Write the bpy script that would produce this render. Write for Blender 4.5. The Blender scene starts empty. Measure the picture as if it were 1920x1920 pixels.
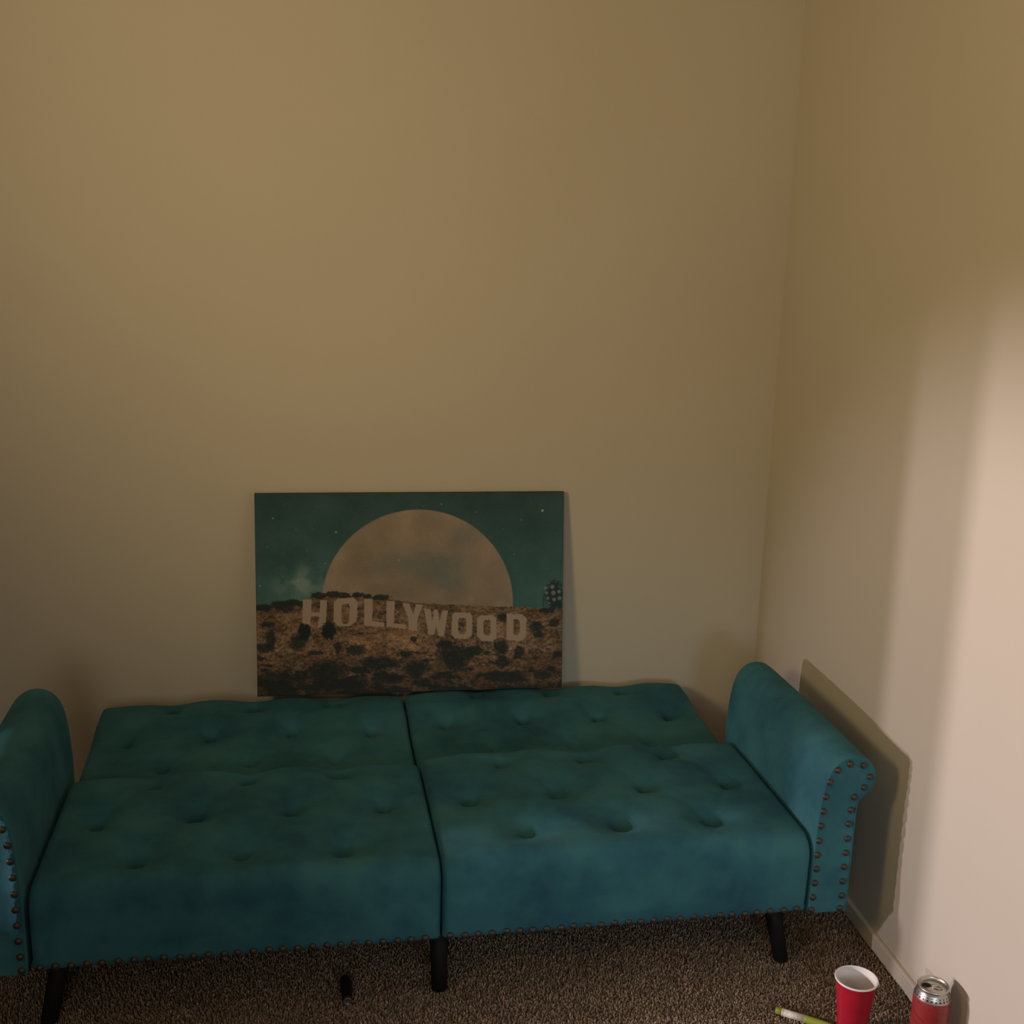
import bpy, bmesh, math, random
import numpy as np
from mathutils import Vector, Matrix

random.seed(7)
rng = np.random.default_rng(7)
scene = bpy.context.scene
COL = scene.collection
PI = math.pi

# ------------------------------------------------------------------ camera
CAM = Vector((0.578, -2.088, 1.515))
R_ = Vector((0.98926, -0.14333, 0.02742))
F_ = Vector((0.14575, 0.96359, -0.22311)).normalized()
R_ = (R_ - F_ * R_.dot(F_)).normalized()
U_ = R_.cross(F_).normalized()
cam_data = bpy.data.cameras.new('camera')
cam_data.sensor_width = 36.0
cam_data.sensor_fit = 'HORIZONTAL'
cam_data.lens = 36.0 * 2216.6 / 1920.0
cam_data.clip_start = 0.02
cam = bpy.data.objects.new('camera', cam_data)
m = Matrix((R_, U_, -F_)).transposed().to_4x4()
m.translation = CAM
cam.matrix_world = m
COL.objects.link(cam)
scene.camera = cam

# ------------------------------------------------------------------ world, exposure
w = bpy.data.worlds.new('world')
scene.world = w
w.use_nodes = True
w.node_tree.nodes['Background'].inputs[0].default_value = (0.9, 0.75, 0.55, 1)
w.node_tree.nodes['Background'].inputs[1].default_value = 0.0
vs = scene.view_settings
vs.view_transform = 'Standard'
vs.look = 'None'
vs.exposure = 0.0
vs.gamma = 1.0
vs.use_curve_mapping = False

# ------------------------------------------------------------------ room numbers
XW, YW = 1.7606, 0.99          # right wall, back wall
XL = -0.90                     # left wall of this room
YF = -3.30                     # wall behind the camera
ZC = 2.45
XH = -3.30                     # far side of the room next door
JAMB = 0.045                    # door opening in the left wall: y from DOOR0 to JAMB
DOOR0 = -0.80
TH = 0.033                     # the sofa stands a little askew to the walls

# ------------------------------------------------------------------ lamps and added fills (light only; the lamp bodies come later)
def area(name, loc, target, sx, sy, power, color):
    d = bpy.data.lights.new(name, 'AREA')
    d.shape = 'RECTANGLE'; d.size = sx; d.size_y = sy
    d.energy = power; d.color = color
    o = bpy.data.objects.new(name, d)
    o.location = loc
    o.rotation_euler = (Vector(target) - Vector(loc)).to_track_quat('-Z', 'Y').to_euler()
    COL.objects.link(o)
    return o
def spot(name, loc, target, angle, blend, power, color, size):
    d = bpy.data.lights.new(name, 'SPOT')
    d.energy = power; d.color = color
    d.spot_size = math.radians(angle); d.spot_blend = blend
    d.shadow_soft_size = size
    o = bpy.data.objects.new(name, d)
    o.location = loc
    o.rotation_euler = (Vector(target) - Vector(loc)).to_track_quat('-Z', 'Y').to_euler()
    COL.objects.link(o)
    return o
# added warm lamp out of view left of the camera, its head turned up towards the wall
WARM_HEAD = Vector((-0.60, -1.30, 1.62))
WARM_AIM = Vector((1.66, 0.92, 2.26))
spot('warm_lamp_light', WARM_HEAD, WARM_AIM, 112.0, 1.0, 82.0, (1.0, 0.735, 0.37), 0.22)
area('front_fill_light', (0.1, -3.15, 1.3), (0.1, 0.9, 1.25), 0.8, 1.0, 8.5, (0.95, 0.90, 0.80))  # added soft fill from the front, evens out back wall and sofa
spot('cool_fill_light', (1.30, -2.60, 0.85), (1.30, 0.0, 0.02), 40.0, 0.9, 36.0, (0.64, 0.87, 1.0), 0.25)  # added cool fill for right arm, floor and shadow; no screen stands here
# three spot heads of an added floor lamp in the next room, shining through the door opening
HEADS = [((-2.50, -0.50, 0.80), 100.0), ((-2.50, -0.05, 1.00), 150.0), ((-2.50, 0.10, 1.10), 255.0)]
HEAD_AIM = Vector((1.76, -0.25, 0.15))
for hp, pw in HEADS:
    spot('spot_head_light', hp, HEAD_AIM, 37.0, 0.6, pw * 1.03, (1.0, 0.855, 0.90), 0.025)

# ------------------------------------------------------------------ helpers
def srgb(r, g, b):
    def f(c):
        c /= 255.0
        return c / 12.92 if c <= 0.04045 else ((c + 0.055) / 1.055) ** 2.4
    return (f(r), f(g), f(b), 1.0)

def new_mat(name):
    mt = bpy.data.materials.new(name)
    mt.use_nodes = True
    nt = mt.node_tree
    return mt, nt, nt.nodes['Principled BSDF']

def N(nt, kind, **kw):
    n = nt.nodes.new(kind)
    for k, v in kw.items():
        setattr(n, k, v)
    return n

def noise(nt, scale, detail=4.0, rough=0.55, coord='Object'):
    tc = N(nt, 'ShaderNodeTexCoord')
    nz = N(nt, 'ShaderNodeTexNoise')
    nz.inputs['Scale'].default_value = scale
    nz.inputs['Detail'].default_value = detail
    nz.inputs['Roughness'].default_value = rough
    nt.links.new(tc.outputs[coord], nz.inputs['Vector'])
    return nz

def ramp(nt, fac, stops):
    r = N(nt, 'ShaderNodeValToRGB')
    els = r.color_ramp.elements
    while len(els) < len(stops):
        els.new(0.5)
    for e, (p, c) in zip(els, stops):
        e.position = p; e.color = c
    nt.links.new(fac, r.inputs['Fac'])
    return r

def bump(nt, bsdf, h, strength, dist):
    b = N(nt, 'ShaderNodeBump')
    b.inputs['Strength'].default_value = strength
    b.inputs['Distance'].default_value = dist
    nt.links.new(h, b.inputs['Height'])
    nt.links.new(b.outputs['Normal'], bsdf.inputs['Normal'])

def link(name, me, mat=None, parent=None, smooth=True):
    o = bpy.data.objects.new(name, me)
    COL.objects.link(o)
    if mat is not None and not me.materials:
        me.materials.append(mat)
    if parent is not None:
        o.parent = parent
    if smooth:
        me.shade_smooth()
    return o

def mesh(name, v, f):
    me = bpy.data.meshes.new(name)
    me.from_pydata([tuple(p) for p in v], [], f)
    me.update()
    return me

def bm_mesh(name, bm):
    bmesh.ops.recalc_face_normals(bm, faces=bm.faces)
    me = bpy.data.meshes.new(name)
    bm.to_mesh(me); bm.free()
    return me

def box_mesh(name, lo, hi, bev=0.0, seg=2):
    bm = bmesh.new()
    bmesh.ops.create_cube(bm, size=1.0)
    for vv in bm.verts:
        for i in range(3):
            vv.co[i] = lo[i] + (vv.co[i] + 0.5) * (hi[i] - lo[i])
    if bev:
        bmesh.ops.bevel(bm, geom=bm.edges[:], offset=bev, segments=seg, affect='EDGES', profile=0.5)
    return bm_mesh(name, bm)

def lathe(name, prof, seg=48):
    """prof: list of (r, z); r == 0 closes on the axis."""
    v, f, rings = [], [], []
    for r, z in prof:
        if r <= 1e-6:
            rings.append([len(v)]); v.append((0, 0, z))
        else:
            i0 = len(v)
            for k in range(seg):
                a = 2 * PI * k / seg
                v.append((r * math.cos(a), r * math.sin(a), z))
            rings.append(list(range(i0, i0 + seg)))
    for a, b in zip(rings, rings[1:]):
        for k in range(seg):
            k2 = (k + 1) % seg
            if len(a) == 1 and len(b) == 1: continue
            if len(a) == 1: f.append((a[0], b[k2], b[k]))
            elif len(b) == 1: f.append((a[k], a[k2], b[0]))
            else: f.append((a[k], a[k2], b[k2], b[k]))
    return mesh(name, v, f)

def empty(name, loc=(0, 0, 0), rz=0.0):
    o = bpy.data.objects.new(name, None)
    o.empty_display_size = 0.1
    o.location = loc; o.rotation_euler = (0, 0, rz)
    COL.objects.link(o)
    return o

def tag(o, label, cat, group=None):
    o['label'] = label; o['category'] = cat
    if group: o['group'] = group
    return o

def struct(o):
    o['kind'] = 'structure'
    return o

# ------------------------------------------------------------------ materials
def wall_material():
    mt, nt, b = new_mat('wall_paint')
    n = noise(nt, 1.3, 3.0)
    r = ramp(nt, n.outputs['Fac'], [(0.3, (0.585, 0.535, 0.445, 1)), (0.7, (0.615, 0.56, 0.465, 1))])
    nt.links.new(r.outputs['Color'], b.inputs['Base Color'])
    b.inputs['Roughness'].default_value = 0.72
    b.inputs['Specular IOR Level'].default_value = 0.25
    n2 = noise(nt, 130.0, 3.0)
    bump(nt, b, n2.outputs['Fac'], 0.10, 0.002)
    return mt

def plain(name, col, rough=0.5, metal=0.0, spec=0.5, var=0.08, scale=30.0):
    mt, nt, b = new_mat(name)
    n = noise(nt, scale, 3.0)
    lo = tuple(c * (1 - var) for c in col[:3]) + (1,)
    hi = tuple(min(1, c * (1 + var)) for c in col[:3]) + (1,)
    r = ramp(nt, n.outputs['Fac'], [(0.3, lo), (0.7, hi)])
    nt.links.new(r.outputs['Color'], b.inputs['Base Color'])
    b.inputs['Roughness'].default_value = rough
    b.inputs['Metallic'].default_value = metal
    b.inputs['Specular IOR Level'].default_value = spec
    return mt

def velvet_material():
    mt, nt, b = new_mat('teal_velvet')
    n1 = noise(nt, 5.5, 5.0, 0.6)
    n2 = noise(nt, 16.0, 3.0, 0.5)
    mix = N(nt, 'ShaderNodeMath', operation='MULTIPLY_ADD')
    nt.links.new(n2.outputs['Fac'], mix.inputs[0]); mix.inputs[1].default_value = 0.35
    nt.links.new(n1.outputs['Fac'], mix.inputs[2])
    r = ramp(nt, mix.outputs[0], [(0.50, (0.024, 0.094, 0.136, 1)), (0.68, (0.037, 0.138, 0.176, 1)), (0.84, (0.050, 0.172, 0.200, 1))])
    nt.links.new(r.outputs['Color'], b.inputs['Base Color'])
    b.inputs['Roughness'].default_value = 0.85
    b.inputs['Specular IOR Level'].default_value = 0.12
    b.inputs['Sheen Weight'].default_value = 0.16
    b.inputs['Sheen Roughness'].default_value = 0.45
    b.inputs['Sheen Tint'].default_value = (0.20, 0.60, 0.78, 1)
    n3 = noise(nt, 420.0, 2.0)
    bump(nt, b, n3.outputs['Fac'], 0.25, 0.0012)
    return mt

def carpet_material(attr):
    mt, nt, b = new_mat('carpet_yarn' if attr else 'carpet_backing')
    if attr:
        a = N(nt, 'ShaderNodeAttribute', attribute_name='yarn')
        nt.links.new(a.outputs['Color'], b.inputs['Base Color'])
    else:
        n = noise(nt, 170.0, 4.0, 0.7)
        r = ramp(nt, n.outputs['Fac'], [(0.35, (0.09, 0.065, 0.045, 1)), (0.65, (0.26, 0.19, 0.135, 1))])
        nt.links.new(r.outputs['Color'], b.inputs['Base Color'])
        bump(nt, b, n.outputs['Fac'], 0.8, 0.006)
    b.inputs['Roughness'].default_value = 0.95
    b.inputs['Specular IOR Level'].default_value = 0.1
    b.inputs['Sheen Weight'].default_value = 0.15
    return mt

M_WALL = wall_material()
M_TRIM = plain('trim_paint', (0.66, 0.60, 0.50), 0.5, 0, 0.4, 0.03, 6.0)
M_CEIL = plain('ceiling_paint', (0.72, 0.68, 0.60), 0.8, 0, 0.2, 0.03, 8.0)
M_VELVET = velvet_material()
M_NAIL = plain('antique_bronze', (0.085, 0.072, 0.062), 0.5, 0.7, 0.5, 0.25, 60.0)
M_LEG = plain('black_wood', (0.009, 0.009, 0.010), 0.65, 0, 0.2, 0.2, 25.0)
M_DUST = plain('black_dust_cover', (0.012, 0.012, 0.012), 0.9, 0, 0.1, 0.2, 60.0)
M_CARPET = carpet_material(False)
M_YARN = carpet_material(True)

# ------------------------------------------------------------------ the room
T = 0.10
FZ = -0.006
floor = struct(link('floor', box_mesh('floor', (XH, YF, FZ - 0.1), (XW, YW, FZ)), M_CARPET, smooth=False))
struct(link('ceiling', box_mesh('ceiling', (XH, YF, ZC), (XW, YW, ZC + 0.1)), M_CEIL, smooth=False))
struct(link('wall_back', box_mesh('wall_back', (XH - T, YW, FZ - 0.1), (XW + T, YW + T, ZC + 0.1)), M_WALL, smooth=False))
struct(link('wall_right', box_mesh('wall_right', (XW, YF - T, FZ - 0.1), (XW + T, YW, ZC + 0.1)), M_WALL, smooth=False))
struct(link('wall_front', box_mesh('wall_front', (XH - T, YF - T, FZ - 0.1), (XW, YF, ZC + 0.1)), M_WALL, smooth=False))
struct(link('wall_hall', box_mesh('wall_hall', (XH - T, YF, FZ - 0.1), (XH, YW, ZC + 0.1)), M_WALL, smooth=False))
def wall_with_opening(name):
    bm = bmesh.new()
    for lo, hi in (((XL - T, JAMB, FZ), (XL, YW, ZC)), ((XL - T, YF, FZ), (XL, DOOR0, ZC)), ((XL - T, DOOR0, 2.04), (XL, JAMB, ZC))):
        r = bmesh.ops.create_cube(bm, size=1.0)
        for vv in r['verts']:
            for i in range(3):
                vv.co[i] = lo[i] + (vv.co[i] + 0.5) * (hi[i] - lo[i])
    return bm_mesh(name, bm)
struct(link('wall_left', wall_with_opening('wall_left'), M_WALL, smooth=False))

def baseboard(name, pts_lo, pts_hi, axis):
    """small painted board with an eased top edge"""
    me = box_mesh(name, pts_lo, pts_hi, 0.004, 2)
    return struct(link(name, me, M_TRIM, smooth=False))
baseboard('baseboard_right', (XW - 0.010, YF, FZ), (XW + 0.002, YW, 0.036), 1)
baseboard('baseboard_back', (XL, YW - 0.010, FZ), (XW - 0.010, YW + 0.002, 0.036), 0)
baseboard('baseboard_left', (XL - 0.002, YF, FZ), (XL + 0.010, DOOR0, 0.036), 1)

# carpet pile: short twisted yarn tips over the part of the floor in and around the view
def carpet_pile():
    step = 0.0051
    xs = np.arange(XL + 0.012, XW - 0.012, step)
    ys = np.arange(-0.75, YW - 0.012, step)
    gx, gy = np.meshgrid(xs, ys)
    n = gx.size
    bx = (gx + rng.uniform(-.5, .5, gx.shape) * step).ravel()
    by = (gy + rng.uniform(-.5, .5, gx.shape) * step).ravel()
    bx = np.minimum(bx, XW - 0.013); by = np.minimum(by, YW - 0.013)
    ang = rng.uniform(0, 2 * PI, n)
    hgt = rng.uniform(0.006, 0.0105, n)
    lean = rng.uniform(0.000, 0.006, n); la = rng.uniform(0, 2 * PI, n)
    rad = rng.uniform(0.0018, 0.0028, n)
    V = np.zeros((n, 7, 3))
    for k in range(3):
        a = ang + k * 2 * PI / 3
        V[:, k, 0] = bx + rad * np.cos(a); V[:, k, 1] = by + rad * np.sin(a); V[:, k, 2] = FZ
        V[:, 3 + k, 0] = bx + rad * .85 * np.cos(a + .6) + lean * .55 * np.cos(la)
        V[:, 3 + k, 1] = by + rad * .85 * np.sin(a + .6) + lean * .55 * np.sin(la)
        V[:, 3 + k, 2] = FZ + hgt * .65
    V[:, 6, 0] = bx + lean * np.cos(la); V[:, 6, 1] = by + lean * np.sin(la); V[:, 6, 2] = FZ + hgt
    V[:, :, 0] = np.minimum(V[:, :, 0], XW - 0.0105)
    base = (np.arange(n) * 7)[:, None, None]
    tri = np.array([[0, 1, 4], [0, 4, 3], [1, 2, 5], [1, 5, 4], [2, 0, 3], [2, 3, 5], [3, 4, 6], [4, 5, 6], [5, 3, 6]])
    F = (base + tri[None]).reshape(-1, 3)
    me = bpy.data.meshes.new('carpet_pile')
    me.vertices.add(n * 7); me.vertices.foreach_set('co', V.reshape(-1))
    me.loops.add(F.size); me.loops.foreach_set('vertex_index', F.reshape(-1).astype(np.int32))
    me.polygons.add(len(F))
    me.polygons.foreach_set('loop_start', np.arange(0, F.size, 3, dtype=np.int32))
    me.update(calc_edges=True)
    tone = np.clip(rng.normal(0.5, 0.24, n), 0.02, 1)
    dark = np.array([0.12, 0.083, 0.056]); lite = np.array([0.58, 0.42, 0.295])
    c = dark + (lite - dark) * tone[:, None] ** 1.15
    col = np.ones((n, 7, 4)); col[:, :, :3] = c[:, None, :]
    at = me.attributes.new('yarn', 'FLOAT_COLOR', 'POINT')
    at.data.foreach_set('color', col.reshape(-1).astype(np.float32))
    o = link('carpet_pile', me, M_YARN, floor, smooth=True)
    o['kind'] = 'stuff'
    return o
carpet_pile()

# ------------------------------------------------------------------ the sofa bed
W = 1.56
ZB = 0.144
sofa = empty('sofa_bed', (0, 0, 0), TH)
tag(sofa, 'teal velvet tufted sofa bed folded flat, rolled arms with bronze nailhead trim', 'sofa bed')

def catmull(pts, per):
    out = []
    P = [np.array(p, float) for p in pts]
    P = [2 * P[0] - P[1]] + P + [2 * P[-1] - P[-2]]
    for i in range(1, len(P) - 2):
        for k in range(per):
            t = k / per
            a, b, c, d = P[i - 1], P[i], P[i + 1], P[i + 2]
            out.append(.5 * ((2 * b) + (-a + c) * t + (2 * a - 5 * b + 4 * c - d) * t * t + (-a + 3 * b - 3 * c + d) * t ** 3))
    out.append(P[-2])
    return np.array(out)

nail_me = None
def nail_mesh():
    prof = [(0.0073, 0.0), (0.0072, 0.0012), (0.0062, 0.0030), (0.0044, 0.0043), (0.0022, 0.0050), (0, 0.0052)]
    me = lathe('nailhead', prof, 12)
    me.materials.append(M_NAIL); me.shade_smooth()
    return me
nail_me = nail_mesh()
btn_me = lathe('tuft_button', [(0.0085, 0.0), (0.0085, 0.002), (0.006, 0.0042), (0, 0.005)], 14)
btn_me.materials.append(M_VELVET); btn_me.shade_smooth()

def put(name, me, parent, loc, rot):
    o = bpy.data.objects.new(name, me)
    o.parent = parent
    o.location = loc; o.rotation_euler = rot
    COL.objects.link(o)
    return o

def fold_amp(px, py, btns, diag):
    """height change of the tufted top at (px, py)"""
    h = np.zeros_like(px)
    for (bx, by, dz) in btns:
        d = np.hypot(px - bx, py - by)
        h -= dz * (0.62 * np.exp(-(d / 0.017) ** 1.15) + 0.38 * np.exp(-(d / 0.055) ** 2))
    for (a, b) in diag:
        ax, ay = a; bx, by = b
        L2 = (bx - ax) ** 2 + (by - ay) ** 2
        t = np.clip(((px - ax) * (bx - ax) + (py - ay) * (by - ay)) / L2, 0, 1)
        d = np.hypot(px - ax - t * (bx - ax), py - ay - t * (by - ay))
        end = np.abs(t - .5) * 2
        h -= (0.0022 + 0.0035 * end ** 2) * np.exp(-(d / 0.010) ** 1.6)
    return h

def cushion(name, x0, x1, prof_pts, ztop, rows, label=None, front_rows=True, seed=0, crown=0.012):
    """an upholstered slab: profile in (y, z) from its lower front edge over the top to its lower rear edge, swept along x"""
    prof = catmull(prof_pts, 1) if False else np.array(prof_pts)
    # resample the profile evenly
    seg = np.r_[0, np.cumsum(np.hypot(*np.diff(prof, axis=0).T))]
    n_s = int(seg[-1] / 0.0065)
    s = np.linspace(0, seg[-1], n_s)
    py = np.interp(s, seg, prof[:, 0]); pz = np.interp(s, seg, prof[:, 1])
    ty = np.gradient(py); tz = np.gradient(pz)
    ln = np.hypot(ty, tz); ny, nz = -tz / ln, ty / ln
    n_x = int((x1 - x0) / 0.0065)
    t = np.linspace(0, 1, n_x)
    xs = x0 + (x1 - x0) * t
    rx = 0.014                                       # rounding towards the side seams
    e = np.minimum(xs - x0, x1 - xs)
    drop = np.where(e < rx, rx - np.sqrt(np.maximum(0, rx ** 2 - (rx - e) ** 2)), 0.0)
    X, S = np.meshgrid(xs, s)
    Y = np.repeat(py[:, None], n_x, 1); Z = np.repeat(pz[:, None], n_x, 1)
    NY = np.repeat(ny[:, None], n_x, 1); NZ = np.repeat(nz[:, None], n_x, 1)
    btns = [(bx, by, dz) for r in rows for (bx, by, dz) in r]
    diag = []
    for r0, r1 in zip(rows, rows[1:]):
        for a in r0:
            for b in r1:
                if abs(a[0] - b[0]) < 0.14:
                    diag.append((a[:2], b[:2]))
    up = np.clip(NZ, 0, 1) ** 2
    rs = np.random.default_rng(seed)
    h = fold_amp(X, Y, btns, diag) * up
    # slow swells of the padding, over the top and down the front
    sw = np.zeros_like(X)
    for _ in range(7):
        kx, ks = rs.uniform(3, 13), rs.uniform(3, 13)
        sw += np.sin(kx * X * 2 + rs.uniform(0, 6)) * np.sin(ks * S * 2 + rs.uniform(0, 6))
    edge = np.clip(e / 0.10, 0, 1)[None] * np.clip(np.minimum(S, s[-1] - S) / 0.06, 0, 1)
    crownx = (1 - (2 * t - 1) ** 4)[None] * crown
    inner = np.clip(np.minimum(S, s[-1] - S) / 0.05, 0, 1)
    disp = h + 0.0011 * sw * edge + crownx * inner * (0.35 + 0.65 * up) - drop[None] * np.clip(np.minimum(S, s[-1] - S) / 0.02, 0.3, 1)
    Y2 = Y + NY * disp; Z2 = Z + NZ * disp
    v = np.stack([X, Y2, Z2], -1).reshape(-1, 3)
    f = []
    for i in range(n_s - 1):
        for j in range(n_x - 1):
            a = i * n_x + j
            f.append((a, a + 1, a + n_x + 1, a + n_x))
    # sides and bottom: close the ends with a fan to a centre vertex
    nv = len(v)
    cy, cz = py.mean(), ZB + 0.02
    v = np.vstack([v, [[x0, cy, cz], [x1, cy, cz]]])
    for i in range(n_s - 1):
        f.append((i * n_x, (i + 1) * n_x, nv))
        f.append(((i + 1) * n_x + n_x - 1, i * n_x + n_x - 1, nv + 1))
    f.append((0, nv, (n_s - 1) * n_x))
    f.append((n_x - 1, (n_s - 1) * n_x + n_x - 1, nv + 1))
    f.append(tuple([(n_s - 1) * n_x + j for j in range(n_x)] + [nv + 1] + [j for j in range(n_x - 1, -1, -1)] + [nv]))
    o = link(name, mesh(name, v, f), M_VELVET, sofa)
    if label: o['label'] = label
    for bx, by, dz in btns:
        i = int(np.argmin(np.abs(py - by) + 10 * (nz < 0.5)))
        j = int(np.argmin(np.abs(xs - bx)))
        put('tuft_button', btn_me, o, (bx, by, Z2[i, j] - 0.0006), (0, 0, 0))
    return o

def arc(cy, cz, r, a0, a1, n, rz=None):
    rz = r if rz is None else rz
    return [(cy + r * math.cos(math.radians(a0 + (a1 - a0) * k / n)), cz + rz * math.sin(math.radians(a0 + (a1 - a0) * k / n))) for k in range(n + 1)]

def seat_profile(zt, rear):
    # lower front edge -> slightly bulging front -> rounded top edge -> top -> rounded rear edge
    p = [(0.010, ZB), (0.000, ZB + 0.004), (-0.003, ZB + 0.03), (-0.005, ZB + 0.07)]
    p += arc(0.036, zt - 0.048, 0.042, 180, 90, 10, 0.046)
    p += [(0.12, zt - 0.001), (0.26, zt + 0.002), (0.40, zt + 0.002)]
    p += arc(rear - 0.028, zt - 0.026, 0.028, 90, 0, 7, 0.028)
    p += [(rear, ZB + 0.06), (rear - 0.01, ZB)]
    return p

def back_profile(zt, front, rear):
    zf = zt - 0.026
    p = [(front + 0.01, ZB + 0.02), (front, zf - 0.07)]
    p += arc(front + 0.034, zf - 0.034, 0.034, 180, 90, 7, 0.034)
    p += [(front + 0.12, zf + 0.004), (front + 0.22, zf + 0.009), (front + 0.32, zt)]
    p += arc(rear - 0.026, zt - 0.024, 0.026, 90, 0, 7, 0.026)
    p += [(rear, ZB + 0.06), (rear - 0.01, ZB + 0.02)]
    return p

def tri_rows(x_off, ys, three_first, dz, hidden=()):
    rows = []
    three = three_first
    for y in ys:
        xs = [0.186, 0.388, 0.588] if three else [0.086, 0.286, 0.486, 0.684]
        rows.append([(x_off + x, y + random.uniform(-.006, .006), dz * (1.3 if y < 0.15 else 1.0) * random.uniform(.85, 1.15)) for x in xs])
        three = not three
    return rows

ZT = 0.318
GAP = 0.0022
seatL = cushion('seat_cushion', 0.002, W / 2 - GAP, seat_profile(ZT - .002, 0.466), ZT, tri_rows(0, (0.093, 0.262, 0.424), True, 0.038), seed=3)
seatR = cushion('seat_cushion', W / 2 + GAP, W - 0.002, seat_profile(ZT + .002, 0.486), ZT, tri_rows(0.784, (0.105, 0.266, 0.436), True, 0.038), seed=5)
backL = cushion('back_cushion', 0.002, W / 2 - GAP, back_profile(ZT - .006, 0.470, 0.900), ZT, tri_rows(0, (0.560, 0.708, 0.858), True, 0.031), seed=8)
backR = cushion('back_cushion', W / 2 + GAP, W - 0.002, back_profile(ZT - .004, 0.490, 0.905), ZT, tri_rows(0.792, (0.572, 0.726, 0.866), True, 0.031), seed=9)

# nails along the lower front edge, 27 on each half
for o, a, b in ((seatL, 0.018, 0.748), (seatR, 0.798, 1.533)):
    for k in range(27):
        x = a + (b - a) * k / 26 + random.uniform(-.0018, .0018)
        put('nailhead', nail_me, o, (x, -0.0035, 0.1545 + random.uniform(-.0012, .0012)), (PI / 2, 0, 0))

# arms: measured front outline (x outwards from the seat side, z up)
ARM_OUT = [(0.000, 0.1435), (0.000, 0.20), (0.0005, 0.27), (0.0012, 0.33), (0.0040, 0.375), (0.0085, 0.415), (0.0150, 0.448), (0.0275, 0.475),
           (0.0480, 0.4925), (0.0720, 0.498), (0.0960, 0.493), (0.1150, 0.478), (0.1240, 0.457), (0.1235, 0.434), (0.1140, 0.416), (0.1000, 0.403), (0.0915, 0.390),
           (0.0895, 0.365), (0.0890, 0.30), (0.0885, 0.22), (0.0880, 0.1435)]
NAILS_IN = [(0.0079, 0.1511), (0.0085, 0.1804), (0.0097, 0.2134), (0.0104, 0.2463), (0.0106, 0.2787), (0.0110, 0.3109), (0.0121, 0.345), (0.0140, 0.3777), (0.0164, 0.4107), (0.0234, 0.4428), (0.0385, 0.4687), (0.0638, 0.4812), (0.094, 0.4764), (0.1106, 0.45), (0.1001, 0.4267), (0.0802, 0.4061), (0.076, 0.3774), (0.0743, 0.3452), (0.0744, 0.3116), (0.0733, 0.2793), (0.0726, 0.2468), (0.0726, 0.2134), (0.0737, 0.1796), (0.0719, 0.1500)]
ARM_Y1 = 0.555

def arm(side):
    sgn = 1 if side > 0 else -1
    x0 = W if side > 0 else -0.004
    out = catmull(ARM_OUT, 4)
    # even the outline, keep the bottom flat
    n = len(out)
    cen = np.array([0.05, 0.33])
    ys = [(-0.0035, 0.006), (-0.0050, 0.0030), (-0.0030, 0.0008), (0.003, 0.0), (0.04, 0.0)] + [(y, 0.0) for y in np.linspace(0.08, ARM_Y1 - 0.06, 16)] + \
         [(ARM_Y1 - 0.03, 0.0005), (ARM_Y1 - 0.012, 0.003), (ARM_Y1 - 0.003, 0.008), (ARM_Y1, 0.015)]
    # inward normals of the outline
    tan = np.gradient(out, axis=0); tan /= np.linalg.norm(tan, axis=1)[:, None] + 1e-9
    nor = np.stack([tan[:, 1], -tan[:, 0]], -1)          # points inwards for this winding
    v, f = [], []
    rs = np.random.default_rng(31 if side > 0 else 32)
    ph = rs.uniform(0, 6, 6)
    for y, ins in ys:
        for i in range(n):
            p = out[i] + nor[i] * ins
            puff = 0.0022 * math.sin(9 * y + ph[0]) * math.sin(14 * out[i][1] + ph[1]) * (1 if 0.03 < y < ARM_Y1 - .02 else 0)
            p = p - nor[i] * puff
            v.append((x0 + sgn * p[0], y, max(p[1], 0.1435) + 0.010 * max(0.0, y) / ARM_Y1 * max(0.0, p[1] - 0.1435) / 0.35))
    m_ = len(ys)
    for r in range(m_ - 1):
        for i in range(n - 1):
            a = r * n + i
            q = (a, a + 1, a + n + 1, a + n)
            f.append(q)
        f.append((r * n + n - 1, r * n, (r + 1) * n, (r + 1) * n + n - 1))
    f.append(tuple(range(n))); f.append(tuple((m_ - 1) * n + i for i in range(n)))
    bm = bmesh.new()
    bv = [bm.verts.new(p) for p in v]
    for q in f:
        try: bm.faces.new([bv[i] for i in q])
        except ValueError: pass
    bmesh.ops.triangulate(bm, faces=[fc for fc in bm.faces if len(fc.verts) > 4])
    me = bm_mesh('armrest', bm)
    o = link('armrest', me, M_VELVET, sofa)
    for nx, nzz in NAILS_IN:
        if side < 0: nx = nx + 0.004
        put('nailhead', nail_me, o, (x0 + sgn * nx, -0.0042, nzz), (PI / 2, 0, 0))
    return o
arm(1); arm(-1)

# frame underneath and legs
fr = box_mesh('base_frame', (0.01, 0.02, ZB - 0.004), (W - 0.01, 0.86, ZB + 0.016), 0.003, 1)
fo = link('base_frame', fr, M_DUST, sofa, smooth=False)
fo['label'] = 'black cloth covered underside frame'
def leg(x_top, x_bot, y_top, y_bot):
    v, f = [], []
    seg = 16
    rings = [(0.0, 0.0155, -0.004), (0.006, 0.0165, 0.0), (0.5, 0.0178, 0), (1.0, 0.0200, 0)]
    for t, r, dz in rings:
        cx = x_bot + (x_top - x_bot) * t; cy = y_bot + (y_top - y_bot) * t; z = 0.0 + (ZB - 0.001) * t
        for k in range(seg):
            a = 2 * PI * k / seg
            v.append((cx + r * math.cos(a), cy + r * math.sin(a), z))
    for i in range(len(rings) - 1):
        for k in range(seg):
            a = i * seg + k; b = i * seg + (k + 1) % seg
            f.append((a, b, b + seg, a + seg))
    f.append(tuple(range(seg - 1, -1, -1))); f.append(tuple(range(3 * seg, 4 * seg)))
    return link('leg', mesh('leg', v, f), M_LEG, sofa)
leg(0.044, 0.014, 0.060, 0.052); leg(0.7815, 0.7825, 0.060, 0.052); leg(1.505, 1.534, 0.060, 0.052)
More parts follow.
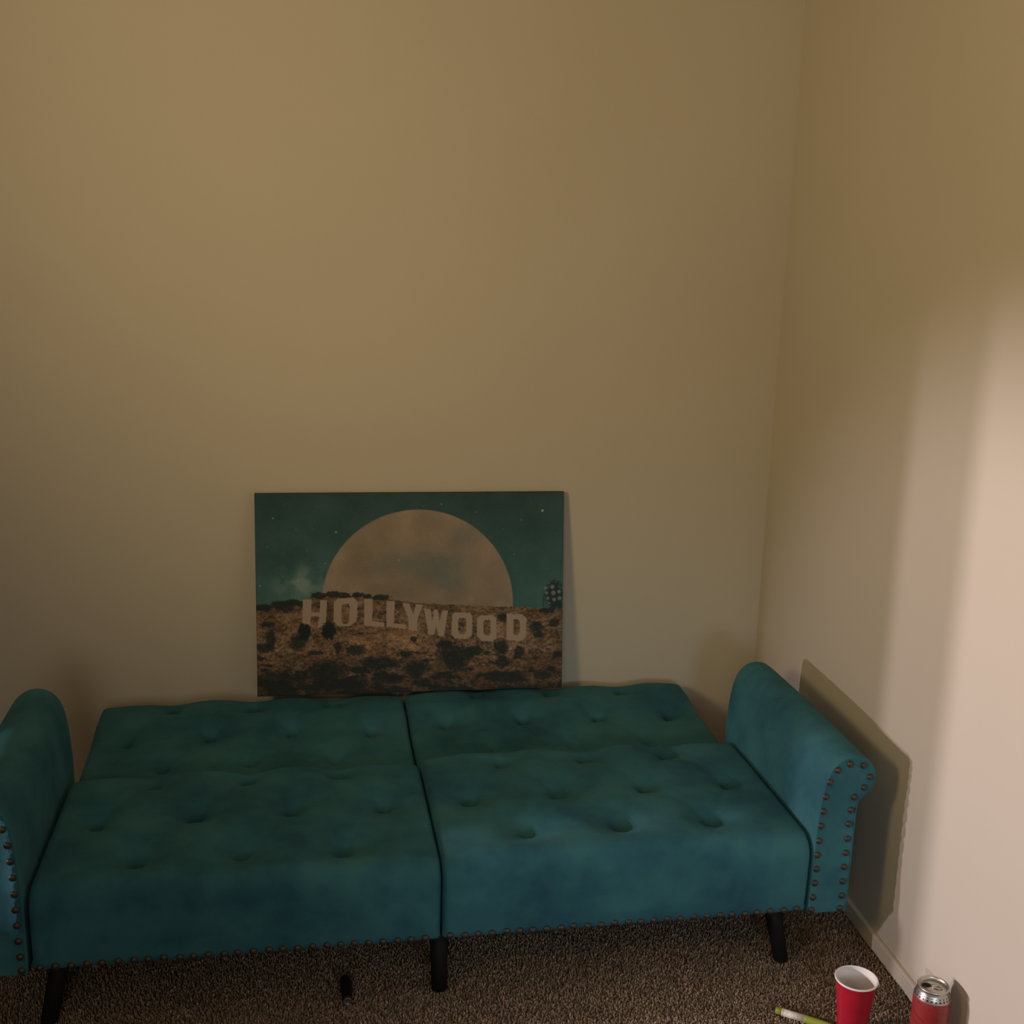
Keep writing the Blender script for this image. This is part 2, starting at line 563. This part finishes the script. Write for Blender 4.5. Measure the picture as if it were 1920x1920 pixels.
leg(0.044, 0.014, 0.80, 0.81); leg(0.7815, 0.7825, 0.80, 0.81); leg(1.505, 1.534, 0.80, 0.81)

# ------------------------------------------------------------------ the canvas print
def vnoise(x, y, seed):
    r = np.random.default_rng(seed)
    tab = r.random((256, 256))
    xi = np.floor(x).astype(int); yi = np.floor(y).astype(int)
    fx = x - xi; fy = y - yi
    fx = fx * fx * (3 - 2 * fx); fy = fy * fy * (3 - 2 * fy)
    g = lambda a, b: tab[a % 256, b % 256]
    return (g(xi, yi) * (1 - fx) + g(xi + 1, yi) * fx) * (1 - fy) + (g(xi, yi + 1) * (1 - fx) + g(xi + 1, yi + 1) * fx) * fy

def fbm(x, y, seed, oct=5, gain=.55):
    s = 0; a = 1; t = 0
    for k in range(oct):
        s = s + a * vnoise(x * 2 ** k + 17 * k, y * 2 ** k + 5 * k, seed + k); t += a; a *= gain
    return s / t

def in_poly(px, py, poly):
    c = np.zeros(px.shape, bool)
    n = len(poly)
    for i in range(n):
        x1, y1 = poly[i]; x2, y2 = poly[(i + 1) % n]
        if y1 == y2: continue
        cond = ((y1 > py) != (y2 > py)) & (px < (x2 - x1) * (py - y1) / (y2 - y1) + x1)
        c ^= cond
    return c

PRINT_GAIN = np.array([3.1, 3.2, 3.9])
def paint(px, py):
    """colours of the print (as display values), px 105..1790 across, py 100..1215 down"""
    def C(*c): return np.array(c, float)
    img = np.zeros(px.shape + (3,))
    def mixin(col, a):
        nonlocal img
        img = img * (1 - a[..., None]) + np.asarray(col) * a[..., None]
    # sky
    t = np.clip((py - 100) / 600, 0, 1)
    img[:] = C(32, 47, 45)
    img += t[..., None] * C(8, 16, 13)
    g = fbm(px / 160, py / 160, 1) - .5
    img += g[..., None] * C(16, 16, 16)
    cl = np.clip(fbm(px / 70, py / 70, 5) * 1.5 - .45, 0, 1) * np.exp(-(((px - 350) / 150) ** 2 + ((py - 590) / 95) ** 2))
    mixin(C(80, 92, 82), np.clip(cl * 1.7, 0, .85))
    cl2 = np.clip(fbm(px / 55, py / 55, 8) * 1.6 - .7, 0, 1) * np.exp(-(((px - 190) / 110) ** 2 + ((py - 400) / 60) ** 2))
    mixin(C(55, 72, 66), np.clip(cl2, 0, .6))
    dk = np.exp(-(((px - 240) / 160) ** 2 + ((py - 470) / 60) ** 2)) * fbm(px / 60, py / 60, 12)
    mixin(C(22, 36, 36), np.clip(dk * .7, 0, .6))
    # moon
    rr = np.hypot(px - 982, py - 716)
    moon = np.clip((528 - rr) / 5, 0, 1)
    mcol = np.zeros_like(img); mcol[:] = C(87, 77, 61)
    mb = fbm(px / 130 + 3, py / 130, 21)
    mcol += (mb - .5)[..., None] * C(26, 22, 18)
    for cx, cy, a, b, k in ((1010, 480, 190, 60, .65), (1220, 340, 70, 60, .5), (1150, 590, 110, 60, .6), (800, 500, 90, 60, .3), (1180, 480, 90, 40, .5), (1000, 400, 60, 40, .3), (1050, 545, 160, 50, .4)):
        q = np.exp(-(((px - cx) / a) ** 2 + ((py - cy) / b) ** 2)) * k * (.5 + fbm(px / 40, py / 40, 33))
        mcol = mcol * (1 - np.clip(q, 0, .85)[..., None]) + C(62, 68, 60) * np.clip(q, 0, .85)[..., None]
    mcol += (np.clip((rr - 380) / 150, 0, 1) * 4)[..., None]
    img = img * (1 - moon[..., None]) + mcol * moon[..., None]
    # stars
    for sx, sy, sr, sb in [(536, 314, 4, 90), (1669, 198, 5, 120), (202, 236, 4, 70), (1551, 248, 3, 55), (1108, 161, 4, 60), (128, 612, 4, 60), (476, 488, 3, 60), (1008, 174, 3, 40), (322, 300, 3, 30), (1512, 440, 3, 35), (1300, 205, 3, 40), (874, 470, 3, 40), (700, 480, 3, 25), (170, 395, 3, 35), (1450, 300, 2.5, 30), (1600, 420, 2.5, 25), (420, 200, 2.5, 30), (260, 160, 2.5, 25), (640, 210, 2.5, 30), (1050, 325, 3, 22), (960, 520, 3, 20), (380, 420, 2.5, 30), (1700, 520, 2.5, 25), (250, 560, 2.5, 40), (330, 585, 2.5, 35)]:
        d2 = (px - sx) ** 2 + (py - sy) ** 2
        img += (np.exp(-d2 / sr ** 2) * sb)[..., None] * C(1, .95, .85)
    # hills
    hx = [105, 180, 240, 290, 350, 400, 450, 520, 600, 680, 760, 840, 1000, 1200, 1400, 1600, 1800]
    hy = [735, 715, 700, 697, 700, 680, 668, 662, 668, 670, 676, 692, 712, 720, 729, 733, 748]
    ridge = np.interp(px, hx, hy) + (fbm(px / 26, py * 0 + 2, 41) - .5) * 10
    hill = np.clip((py - ridge) / 3, 0, 1)
    hcol = np.zeros_like(img)
    b0 = fbm(px / 95, py / 60, 51)
    hcol[:] = C(72, 58, 42)
    hcol += (b0 - .5)[..., None] * C(60, 46, 34)
    fine = fbm(px / 14 + py / 40, py / 9, 61, 4, .7)
    hcol += (fine - .5)[..., None] * C(78, 64, 50)
    warm = np.exp(-(((px - 1340) / 130) ** 2 + ((py - 1070) / 60) ** 2)) + .7 * np.exp(-(((px - 800) / 260) ** 2 + ((py - 930) / 80) ** 2)) + .5 * np.exp(-(((px - 450) / 180) ** 2 + ((py - 990) / 50) ** 2))
    hcol += np.clip(warm, 0, 1)[..., None] * C(17, 10, 5)
    hcol *= np.interp(py, [720, 860, 960, 1040, 1130, 1220], [.92, 1.0, 1.06, .95, .80, .66])[..., None]
    def dark(a, col=(25, 29, 26)):
        nonlocal hcol
        hcol = hcol * (1 - a[..., None]) + C(*col) * a[..., None]
    # scrub: noise thicker towards the bottom
    sc = fbm((px + .9 * py) / 75 + 9, (py - .25 * px) / 34, 71, 6, .66)
    thr = np.interp(py, [700, 860, 960, 1060, 1130, 1220], [.28, .31, .36, .45, .52, .60])
    dark(np.clip((thr + .03 - sc) / .13, 0, 1) * (.95 - .45 * np.clip(fine - .5, 0, .5)))
    sc2 = fbm(px / 11, py / 9, 81, 3, .6)
    dark(np.clip((.33 - sc2) / .06, 0, 1) * .75, (30, 26, 22))
    jig = (fbm(px / 13, py / 13, 91, 4, .75) - .5)
    for cx, cy, a, b in ((360, 872, 34, 56), (492, 862, 42, 56), (325, 930, 52, 50), (180, 915, 30, 62), (150, 960, 60, 30), (640, 975, 60, 34), (910, 1000, 34, 24), (952, 912, 24, 17),
                         (1180, 1000, 118, 72), (1130, 945, 60, 24), (1290, 982, 66, 32), (1440, 955, 52, 44), (1545, 985, 34, 40), (1640, 845, 46, 34), (1655, 890, 40, 20), (1740, 820, 34, 28), (1760, 1000, 28, 24),
                         (1450, 790, 36, 26), (265, 735, 40, 36), (160, 830, 44, 20), (150, 735, 50, 18), (760, 1050, 130, 40), (470, 1100, 130, 70), (960, 1085, 70, 50), (1190, 1060, 60, 40), (540, 960, 20, 40), (1450, 1020, 30, 16),
                         (200, 1150, 110, 60), (1680, 1120, 60, 30), (850, 1140, 60, 30), (600, 1160, 120, 40), (1480, 1130, 120, 40), (1000, 1160, 60, 30), (420, 990, 50, 14)):
        d = np.sqrt(((px - cx) / a) ** 2 + ((py - cy) / b) ** 2) + jig * .9
        dark(np.clip((1.05 - d) / .38, 0, 1) * (.80 + .6 * np.clip(.60 - fine, 0, .3)))
    img = img * (1 - hill[..., None]) + hcol * hill[..., None]
    # dark trees along the ridge
    for cx, cy, a, b in ((140, 735, 60, 22), (230, 718, 50, 24), (300, 708, 40, 20), (350, 715, 30, 18), (440, 668, 45, 20), (510, 660, 40, 20), (570, 668, 40, 18), (650, 664, 36, 18), (780, 678, 50, 16), (700, 672, 30, 12), (1700, 755, 50, 14)):
        d = np.sqrt(((px - cx) / a) ** 2 + ((py - cy) / b) ** 2) + jig * 1.1
        mixin(C(25, 30, 28), np.clip((1.02 - d) / .15, 0, 1) * .92)
    # tree with pale dishes at the right edge, thin mast, small dome on the ridge
    d = np.sqrt(((px - 1742) / 52) ** 2 + ((py - 675) / 88) ** 2) + jig * 1.2
    mixin(C(27, 34, 34), np.clip((1.0 - d) / .15, 0, 1) * .92)
    for cx, cy, q in ((1690, 628, 10), (1730, 622, 13), (1768, 648, 12), (1698, 655, 10), (1735, 655, 14), (1770, 685, 12), (1705, 685, 10), (1740, 692, 12), (1712, 712, 8)):
        mixin(C(82, 84, 78), np.clip((q - np.hypot(px - cx, py - cy)) / 3, 0, 1) * .8)
    mixin(C(35, 38, 36), ((np.abs(px - 1680) < 2.2) & (py > 668) & (py < 735)).astype(float))
    mixin(C(100, 88, 74), np.clip((20 - np.hypot(px - 1272, py - 690)) / 4, 0, 1) * .5)
    # letters
    def L(pts): return [((100 + x / 3.692) * 2.909, (210 + y / 3.692) * 2.909) for x, y in pts]
    letters = [
        ([(80, 100), (140, 100), (137, 190), (196, 190), (197, 103), (245, 103), (235, 285), (178, 300), (192, 222), (133, 220), (128, 280), (75, 270)], None),
        ([(320, 90), (430, 88), (455, 120), (448, 250), (405, 288), (320, 290), (290, 255), (292, 120)], [(352, 132), (394, 130), (400, 150), (396, 250), (380, 276), (356, 276), (342, 252), (344, 150)]),
        ([(500, 95), (558, 97), (555, 255), (640, 265), (637, 297), (498, 288)], None),
        ([(655, 110), (712, 112), (705, 270), (790, 280), (785, 312), (652, 295)], None),
        ([(765, 127), (812, 130), (840, 210), (860, 135), (908, 140), (870, 240), (865, 330), (805, 318), (808, 245)], None),
        ([(915, 165), (960, 170), (975, 260), (985, 175), (1012, 175), (1025, 265), (1040, 180), (1083, 182), (1055, 362), (1018, 362), (1000, 300), (985, 355), (945, 350)], None),
        ([(1130, 195), (1235, 195), (1255, 220), (1252, 360), (1215, 385), (1130, 378), (1108, 350), (1112, 215)], [(1165, 232), (1200, 232), (1211, 248), (1211, 330), (1197, 352), (1165, 346), (1156, 328), (1156, 248)]),
        ([(1310, 215), (1405, 215), (1428, 240), (1425, 380), (1395, 402), (1320, 398), (1290, 365), (1290, 240)], [(1343, 248), (1376, 248), (1386, 262), (1386, 340), (1372, 360), (1346, 355), (1336, 338), (1336, 262)]),
        ([(1500, 205), (1610, 208), (1643, 240), (1640, 370), (1600, 400), (1500, 390)], [(1550, 245), (1580, 245), (1595, 265), (1593, 335), (1575, 357), (1548, 352)]),
    ]
    lt = np.zeros(px.shape, bool)
    for out, inn in letters:
        a = in_poly(px, py, L(out))
        if inn: a &= ~in_poly(px, py, L(inn))
        lt |= a
    for x, y0, y1 in ((1230, 380, 412), (1310, 398, 442), (1405, 398, 452), (1527, 390, 440), (1612, 395, 430), (1170, 380, 396)):
        cx, cy0 = L([(x, y0)])[0]; _, cy1 = L([(x, y1)])[0]
        mixin(C(78, 68, 58), ((np.abs(px - cx) < 3.0) & (py > cy0) & (py < cy1)).astype(float) * .9)
    mixin(C(103, 90, 73), lt.astype(float))
    # bushes in front of the H and the O
    for cx, cy, a, b in ((362, 872, 34, 50), (492, 864, 42, 54)):
        d = np.sqrt(((px - cx) / a) ** 2 + ((py - cy) / b) ** 2) + jig * .8
        mixin(C(22, 26, 24), np.clip((1.0 - d) / .15, 0, 1) * .95)
    img += (rng.random(px.shape)[..., None] - .5) * 5
    return np.clip(img, 4, 255)

def canvas_print():
    cw, ch, th = 0.815, 0.537, 0.022
    nx, ny = 560, 390
    u = np.linspace(0, 1, nx); v = np.linspace(0, 1, ny)
    U, Vv = np.meshgrid(u, v)
    top = 100 - 5 * U; bot = 1240 - 50 * U
    PX = 105 + (1790 - 105) * U
    PY = top + (bot - top) * Vv
    img = paint(PX, PY) / 255.0
    lin = np.where(img <= 0.04045, img / 12.92, ((img + 0.055) / 1.055) ** 2.4) * PRINT_GAIN
    lin = np.clip(lin, 0.002, 0.9)
    # front grid plus wrapped sides
    X = U * cw; Z = (1 - Vv) * ch
    re = 0.003
    e = np.minimum(np.minimum(X, cw - X), np.minimum(Z, ch - Z))
    Y = np.where(e < re, re - np.sqrt(np.maximum(0, re ** 2 - (re - e) ** 2)), 0.0)
    verts = np.stack([X, Y, Z], -1).reshape(-1, 3)
    cols = lin.reshape(-1, 3)
    idx = np.arange(nx * ny).reshape(ny, nx)
    F = np.stack([idx[:-1, :-1], idx[1:, :-1], idx[1:, 1:], idx[:-1, 1:]], -1).reshape(-1, 4).tolist()
    ring = list(idx[0, :]) + list(idx[1:, -1]) + list(idx[-1, -2::-1]) + list(idx[-2:0:-1, 0])
    rv = verts[ring].copy(); rv[:, 1] = th
    rc = cols[ring] * 0.9
    base = len(verts)
    verts = np.vstack([verts, rv]); cols = np.vstack([cols, rc])
    n = len(ring)
    for k in range(n):
        k2 = (k + 1) % n
        F.append((ring[k], ring[k2], base + k2, base + k))
    F.append(tuple(base + k for k in range(n)))
    me = mesh('canvas_print', verts.tolist(), F)
    at = me.attributes.new('print_ink', 'FLOAT_COLOR', 'POINT')
    c4 = np.ones((len(verts), 4), np.float32); c4[:, :3] = cols
    at.data.foreach_set('color', c4.reshape(-1))
    mt, nt, b = new_mat('printed_canvas')
    a = N(nt, 'ShaderNodeAttribute', attribute_name='print_ink')
    nt.links.new(a.outputs['Color'], b.inputs['Base Color'])
    b.inputs['Roughness'].default_value = 0.8
    b.inputs['Specular IOR Level'].default_value = 0.12
    n_ = noise(nt, 700.0, 2.0)
    bump(nt, b, n_.outputs['Fac'], 0.15, 0.0006)
    o = link('canvas_print', me, mt)
    # bottom front edge rests on the rear edge of the folded-out back; top leans on the wall
    x0, yb, zb = 0.366, 0.897, 0.328
    lean = math.atan2(YW - 0.0255 - yb, ch)
    o.location = (x0, yb, zb)
    o.rotation_euler = (-lean, -0.003, 0)
    tag(o, 'canvas print of a hillside sign under a huge moon, leaning on the wall', 'picture')
    return o
canvas_print()

# ------------------------------------------------------------------ red cup
def red_cup(loc):
    root = empty('plastic_cup', loc)
    tag(root, 'open red plastic party cup with a white inside on the carpet', 'cup')
    red = plain('red_plastic', (0.40, 0.011, 0.028), 0.32, 0, 0.5, 0.06, 20.0)
    white = plain('white_plastic', (0.78, 0.73, 0.72), 0.4, 0, 0.5, 0.02, 20.0)
    H, R0, R1 = 0.121, 0.0275, 0.0395
    out = []
    for t in np.linspace(0, 1, 25):
        r = R0 + (R1 - R0) * t
        # shallow rings pressed into the wall
        for zc in (0.30, 0.52, 0.86):
            r -= 0.0009 * math.exp(-((t - zc) / 0.02) ** 2)
        out.append((r, 0.002 + (H - 0.004) * t))
    body = [(0, 0.004), (R0 - 0.004, 0.004), (R0 - 0.002, 0.0)] + out
    link('outer_wall', lathe('outer_wall', body, 56), red, root)
    inner = [(0, 0.006), (R0 - 0.003, 0.006), (R0 - 0.0012, 0.009)] + [(r - 0.0010, z) for r, z in out[2:]]
    link('inner_wall', lathe('inner_wall', inner, 56), white, root)
    rim = [(R1 - 0.0012 + 0.0019 + 0.0019 * math.cos(a), H - 0.0012 + 0.0021 * math.sin(a)) for a in np.linspace(0, 2 * PI, 15)]
    ro = link('rim', lathe('rim', rim, 56), white, root)
    ro['label'] = 'white rolled rim'
    return root
red_cup((1.583, -0.149, 0.0))

# ------------------------------------------------------------------ drink can
def can_paint():
    mt, nt, b = new_mat('red_can_print')
    tc = N(nt, 'ShaderNodeTexCoord')
    sp = N(nt, 'ShaderNodeSeparateXYZ'); nt.links.new(tc.outputs['Object'], sp.inputs[0])
    at = N(nt, 'ShaderNodeMath', operation='ARCTAN2'); nt.links.new(sp.outputs[1], at.inputs[0]); nt.links.new(sp.outputs[0], at.inputs[1])
    def M(op, a, b_=None, c=None):
        n = N(nt, 'ShaderNodeMath', operation=op)
        for i, x in enumerate((a, b_, c)):
            if x is None: continue
            if isinstance(x, (int, float)): n.inputs[i].default_value = x
            else: nt.links.new(x, n.inputs[i])
        return n.outputs[0]
    z = sp.outputs[2]; ang = at.outputs[0]
    # slanted darker strokes on the red
    st = M('SINE', M('ADD', M('MULTIPLY', z, 420.0), M('MULTIPLY', ang, 4.0)))
    n1 = noise(nt, 45.0, 3.0)
    st = M('MULTIPLY', M('GREATER_THAN', st, 0.86), M('GREATER_THAN', n1.outputs['Fac'], 0.52))
    n2 = noise(nt, 14.0, 2.0)
    r = ramp(nt, n2.outputs['Fac'], [(0.3, (0.25, 0.022, 0.022, 1)), (0.7, (0.33, 0.045, 0.040, 1))])
    mx = N(nt, 'ShaderNodeMixRGB'); nt.links.new(M('MULTIPLY', st, 0.65), mx.inputs[0]); nt.links.new(r.outputs['Color'], mx.inputs[1]); mx.inputs[2].default_value = (0.10, 0.012, 0.014, 1)
    # silver shoulder with two rows of dark teeth
    sh = M('GREATER_THAN', z, 0.1255)
    tooth1 = M('GREATER_THAN', M('SINE', M('MULTIPLY', ang, 26.0)), M('MULTIPLY', M('SUBTRACT', z, 0.1305), 420.0))
    row1 = M('MULTIPLY', tooth1, M('MULTIPLY', M('GREATER_THAN', z, 0.1290), M('LESS_THAN', z, 0.1325)))
    tooth2 = M('GREATER_THAN', M('SINE', M('MULTIPLY', ang, 26.0)), 0.35)
    row2 = M('MULTIPLY', tooth2, M('MULTIPLY', M('GREATER_THAN', z, 0.1345), M('LESS_THAN', z, 0.1362)))
    dk = M('MAXIMUM', row1, row2)
    m2 = N(nt, 'ShaderNodeMixRGB'); nt.links.new(sh, m2.inputs[0]); nt.links.new(mx.outputs[0], m2.inputs[1]); m2.inputs[2].default_value = (0.50, 0.47, 0.43, 1)
    m3 = N(nt, 'ShaderNodeMixRGB'); nt.links.new(dk, m3.inputs[0]); nt.links.new(m2.outputs[0], m3.inputs[1]); m3.inputs[2].default_value = (0.02, 0.02, 0.022, 1)
    nt.links.new(m3.outputs[0], b.inputs['Base Color'])
    nt.links.new(M('MULTIPLY', M('SUBTRACT', sh, dk), 0.85), b.inputs['Metallic'])
    b.inputs['Roughness'].default_value = 0.30
    return mt

def drink_can(loc):
    root = empty('drink_can', loc, math.radians(0))
    tag(root, 'opened red drink can with silver top standing against the right wall', 'can')
    alu = plain('brushed_aluminium', (0.56, 0.53, 0.48), 0.32, 0.9, 0.5, 0.06, 80.0)
    hole = plain('dark_opening', (0.006, 0.006, 0.010), 0.6, 0, 0.2, 0.1, 40.0)
    R, H = 0.0352, 0.148
    prof = [(0, 0.006), (0.022, 0.006), (0.0255, 0.0005), (0.0275, 0.0), (0.0315, 0.006), (R - 0.0008, 0.012), (R, 0.016)]
    prof += [(R, z) for z in np.linspace(0.02, 0.120, 12)]
    prof += [(R - 0.0004, 0.1245), (R - 0.0016, 0.129), (R - 0.0034, 0.1335), (R - 0.0052, 0.1375), (R - 0.0064, 0.1405), (R - 0.0068, 0.143)]
    link('can_body', lathe('can_body', prof, 64), can_paint(), root)
    q = R - 0.0068
    lid = [(q, 0.1425), (q + 0.0013, 0.1440), (q + 0.0016, 0.1462), (q + 0.0008, 0.1478), (q - 0.0008, 0.1478), (q - 0.0018, 0.1462), (q - 0.0030, 0.1420), (q - 0.0042, 0.1416), (q - 0.0052, 0.1436), (0.012, 0.1439), (0, 0.1440)]
    lo = link('lid', lathe('lid', lid, 64), alu, root)
    lo['label'] = 'silver lid with rolled rim'
    # mouth: flat dark opening sunk a little into the lid, towards the back left
    bm = bmesh.new()
    pts = []
    for k in range(28):
        a = 2 * PI * k / 28
        pts.append(bm.verts.new((-0.0118 + 0.0090 * math.cos(a), 0.0052 + 0.0072 * math.sin(a), 0.14435)))
    f = bm.faces.new(pts)
    ex = bmesh.ops.extrude_face_region(bm, geom=[f])
    for g in ex['geom']:
        if isinstance(g, bmesh.types.BMVert): g.co.z -= 0.0012
    link('mouth', bm_mesh('mouth', bm), hole, lo, smooth=False)
    # pull tab: ring plate with a finger hole
    bm = bmesh.new()
    n = 24
    d = Vector((0.80, -0.60, 0))
    nrm = Vector((0.60, 0.80, 0))
    o_, i_ = [], []
    for z in (0.1450, 0.1460):
        for k in range(n):
            a = 2 * PI * k / n
            p = d * (0.0065 + 0.0115 * math.cos(a)) + nrm * (0.0072 * math.sin(a) * (1 - .12 * math.cos(a)))
            o_.append(bm.verts.new((p.x, p.y, z + 0.0006 * math.cos(a))))
            p = d * (0.0100 + 0.0048 * math.cos(a)) + nrm * (0.0042 * math.sin(a))
            i_.append(bm.verts.new((p.x, p.y, z + 0.0006 * math.cos(a))))
    for k in range(n):
        k2 = (k + 1) % n
        bm.faces.new((o_[k], o_[k2], i_[k2], i_[k])); bm.faces.new((o_[n + k], i_[n + k], i_[n + k2], o_[n + k2]))
        bm.faces.new((o_[k], o_[n + k], o_[n + k2], o_[k2])); bm.faces.new((i_[k], i_[k2], i_[n + k2], i_[n + k]))
    link('pull_tab', bm_mesh('pull_tab', bm), alu, lo)
    rv = lathe('rivet', [(0.0022, 0.1440), (0.0022, 0.1464), (0.0012, 0.1470), (0, 0.1471)], 12)
    link('rivet', rv, alu, lo)
    return root
drink_can((1.704, -0.222, 0.0))

# ------------------------------------------------------------------ marker pen on the carpet
def marker(p0, p1):
    a = Vector(p0); b = Vector(p1)
    d = (b - a).normalized()
    root = empty('marker_pen', (a.x, a.y, 0.0085), math.atan2(d.y, d.x))
    tag(root, 'white and lime green marker pen lying on the carpet near the red cup', 'marker')
    lime = plain('lime_plastic', (0.28, 0.33, 0.045), 0.4, 0, 0.4, 0.05, 30.0)
    cream = plain('cream_plastic', (0.72, 0.66, 0.50), 0.4, 0, 0.4, 0.03, 30.0)
    mt, nt, bs = new_mat('barrel_print')
    n = noise(nt, 320.0, 2.0)
    r = ramp(nt, n.outputs['Fac'], [(0.36, (0.46, 0.40, 0.33, 1)), (0.46, (0.68, 0.62, 0.54, 1))])
    nt.links.new(r.outputs['Color'], bs.inputs['Base Color']); bs.inputs['Roughness'].default_value = 0.45
    def seg(name, prof, mat):
        me = lathe(name, [(r_, x) for r_, x in prof], 24)
        me.transform(Matrix.Rotation(PI / 2, 4, 'Y'))
        return link(name, me, mat, root)
    seg('end_plug', [(0, 0.0), (0.0062, 0.0), (0.0070, 0.0010), (0.0074, 0.0125), (0, 0.0125)], lime)
    seg('end_ring', [(0, 0.0125), (0.0075, 0.0125), (0.0077, 0.014), (0.0077, 0.0155), (0, 0.0155)], cream)
    seg('barrel', [(0, 0.0155), (0.0074, 0.0155), (0.0074, 0.058), (0, 0.058)], mt)
    seg('cap', [(0, 0.058), (0.0078, 0.058), (0.0080, 0.060), (0.0078, 0.100), (0.0070, 0.112), (0.0052, 0.115), (0, 0.1155)], lime)
    return root
marker((1.4525, -0.078), (1.521, -0.126))

# ------------------------------------------------------------------ small black tube under the sofa edge
def black_tube(loc, rz):
    root = empty('small_tube', loc, rz)
    tag(root, 'small black tube with a pale end lying on the carpet before the sofa bed', 'tube')
    blk = plain('black_plastic', (0.010, 0.010, 0.011), 0.55, 0, 0.3, 0.2, 80.0)
    pale = plain('pale_metal', (0.16, 0.15, 0.145), 0.35, 0.6, 0.5, 0.05, 40.0)
    redp = plain('dull_red_plastic', (0.22, 0.03, 0.03), 0.5, 0, 0.4, 0.05, 40.0)
    def seg(name, prof, mat, off=(0, 0, 0)):
        me = lathe(name, prof, 20)
        me.transform(Matrix.Rotation(PI / 2, 4, 'X') @ Matrix.Scale(-1, 4, (0, 0, 1)))
        me.flip_normals()
        o = link(name, me, mat, root)
        o.location = off
        return o
    prof = [(0, 0.004)]
    for k in range(36):                                  # ribbed grip
        t = 0.004 + 0.072 * k / 35
        prof.append((0.0106 + (0.0012 if k % 4 < 2 and k > 14 else 0.0), t))
    prof += [(0.0080, 0.079), (0.0, 0.080)]
    seg('tube_body', prof, blk)
    seg('end_cap', [(0, 0.0012), (0.0062, 0.0012), (0.0072, 0.0), (0.0088, 0.0006), (0.0090, 0.0030), (0, 0.004)], pale)['label'] = 'pale end cap'
    seg('red_tip', [(0, -0.001), (0.0028, -0.001), (0.0034, 0.0), (0.0034, 0.006), (0, 0.006)], redp, (0.0105, 0.003, -0.003))
    return root
black_tube((0.592, 0.036, 0.0105), math.radians(4))

# ------------------------------------------------------------------ added lamp bodies outside the frame
def added_floor_lamp():
    root = empty('added_floor_lamp', (-2.62, 0.20, FZ))
    tag(root, 'added unseen black three headed floor lamp in the room beyond the left doorway', 'lamp')
    blk = plain('black_metal', (0.02, 0.02, 0.02), 0.4, 0.5, 0.5, 0.1, 30.0)
    link('base', lathe('base', [(0, 0.0), (0.14, 0.0), (0.14, 0.012), (0.03, 0.03), (0, 0.03)], 32), blk, root)
    link('pole', lathe('pole', [(0, 0.02), (0.012, 0.02), (0.012, 1.05), (0, 1.05)], 16), blk, root)
    for hp, _ in HEADS:
        p = Vector(hp)
        ax = (HEAD_AIM - p).normalized()
        me = lathe('lamp_head', [(0, -0.09), (0.03, -0.085), (0.045, -0.04), (0.065, -0.028), (0.063, -0.028), (0.042, -0.042), (0.028, -0.078), (0, -0.08)], 24)
        o = link('lamp_head', me, blk, root)
        o.rotation_euler = ax.to_track_quat('Z', 'Y').to_euler()
        o.location = p - root.location
        a = Vector((0, 0, p.z - FZ)); b = p - root.location - ax * 0.085
        dv = b - a
        me = lathe('lamp_arm', [(0, 0), (0.006, 0), (0.006, dv.length), (0, dv.length)], 10)
        o = link('lamp_arm', me, blk, root)
        o.location = a; o.rotation_euler = dv.to_track_quat('Z', 'Y').to_euler()
added_floor_lamp()

def added_warm_lamp():
    root = empty('added_warm_lamp', (WARM_HEAD.x - 0.12, WARM_HEAD.y - 0.32, FZ))
    tag(root, 'added unseen black floor lamp left of the camera with its head turned up', 'lamp')
    blk = plain('lamp_metal', (0.03, 0.03, 0.03), 0.4, 0.5, 0.5, 0.1, 30.0)
    link('base', lathe('base', [(0, 0.0), (0.13, 0.0), (0.13, 0.012), (0.03, 0.03), (0, 0.03)], 32), blk, root)
    link('pole', lathe('pole', [(0, 0.02), (0.012, 0.02), (0.012, 1.40), (0, 1.40)], 16), blk, root)
    ax = (WARM_AIM - WARM_HEAD).normalized()
    me = lathe('lamp_head', [(0, -0.24), (0.05, -0.235), (0.08, -0.20), (0.15, -0.12), (0.148, -0.12), (0.078, -0.197), (0.048, -0.23), (0, -0.235)], 28)
    o = link('lamp_head', me, blk, root)
    o.rotation_euler = ax.to_track_quat('Z', 'Y').to_euler(); o.location = WARM_HEAD - root.location
    a = Vector((0, 0, 1.39)); dv = (WARM_HEAD - root.location - ax * 0.235) - a
    o = link('lamp_arm', lathe('lamp_arm', [(0, 0), (0.008, 0), (0.008, dv.length), (0, dv.length)], 10), blk, root)
    o.location = a; o.rotation_euler = dv.to_track_quat('Z', 'Y').to_euler()
added_warm_lamp()

# added unseen chest and a taller packing box just beyond the doorway: they keep the lamp light off the left part of the floor
def blocker_chest():
    root = empty('low_light_blocker', (-1.19, -0.545, FZ))
    tag(root, 'added unseen low wooden chest just beyond the left doorway', 'blocker_chest')
    wood = plain('brown_wood', (0.10, 0.055, 0.03), 0.5, 0, 0.4, 0.25, 9.0)
    link('body', box_mesh('body', (-0.16, -0.24, 0.0), (0.16, 0.24, 0.39), 0.006), wood, root, smooth=False)
    link('lid', box_mesh('lid', (-0.17, -0.25, 0.391), (0.17, 0.25, 0.420), 0.006), wood, root, smooth=False)
blocker_chest()

def tall_light_blocker():
    root = empty('tall_light_blocker', (-1.19, -0.105, FZ))
    tag(root, 'added unseen tall carton that blocks lamp light beside the low chest', 'light blocker')
    card = plain('cardboard', (0.30, 0.20, 0.11), 0.8, 0, 0.2, 0.08, 14.0)
    tape = plain('packing_tape', (0.42, 0.33, 0.20), 0.35, 0, 0.5, 0.04, 20.0)
    link('carton', box_mesh('carton', (-0.17, -0.165, 0.0), (0.17, 0.165, 0.598), 0.004), card, root, smooth=False)
    link('tape_strip', box_mesh('tape_strip', (-0.171, -0.025, 0.5985), (0.171, 0.025, 0.600)), tape, root, smooth=False)
tall_light_blocker()
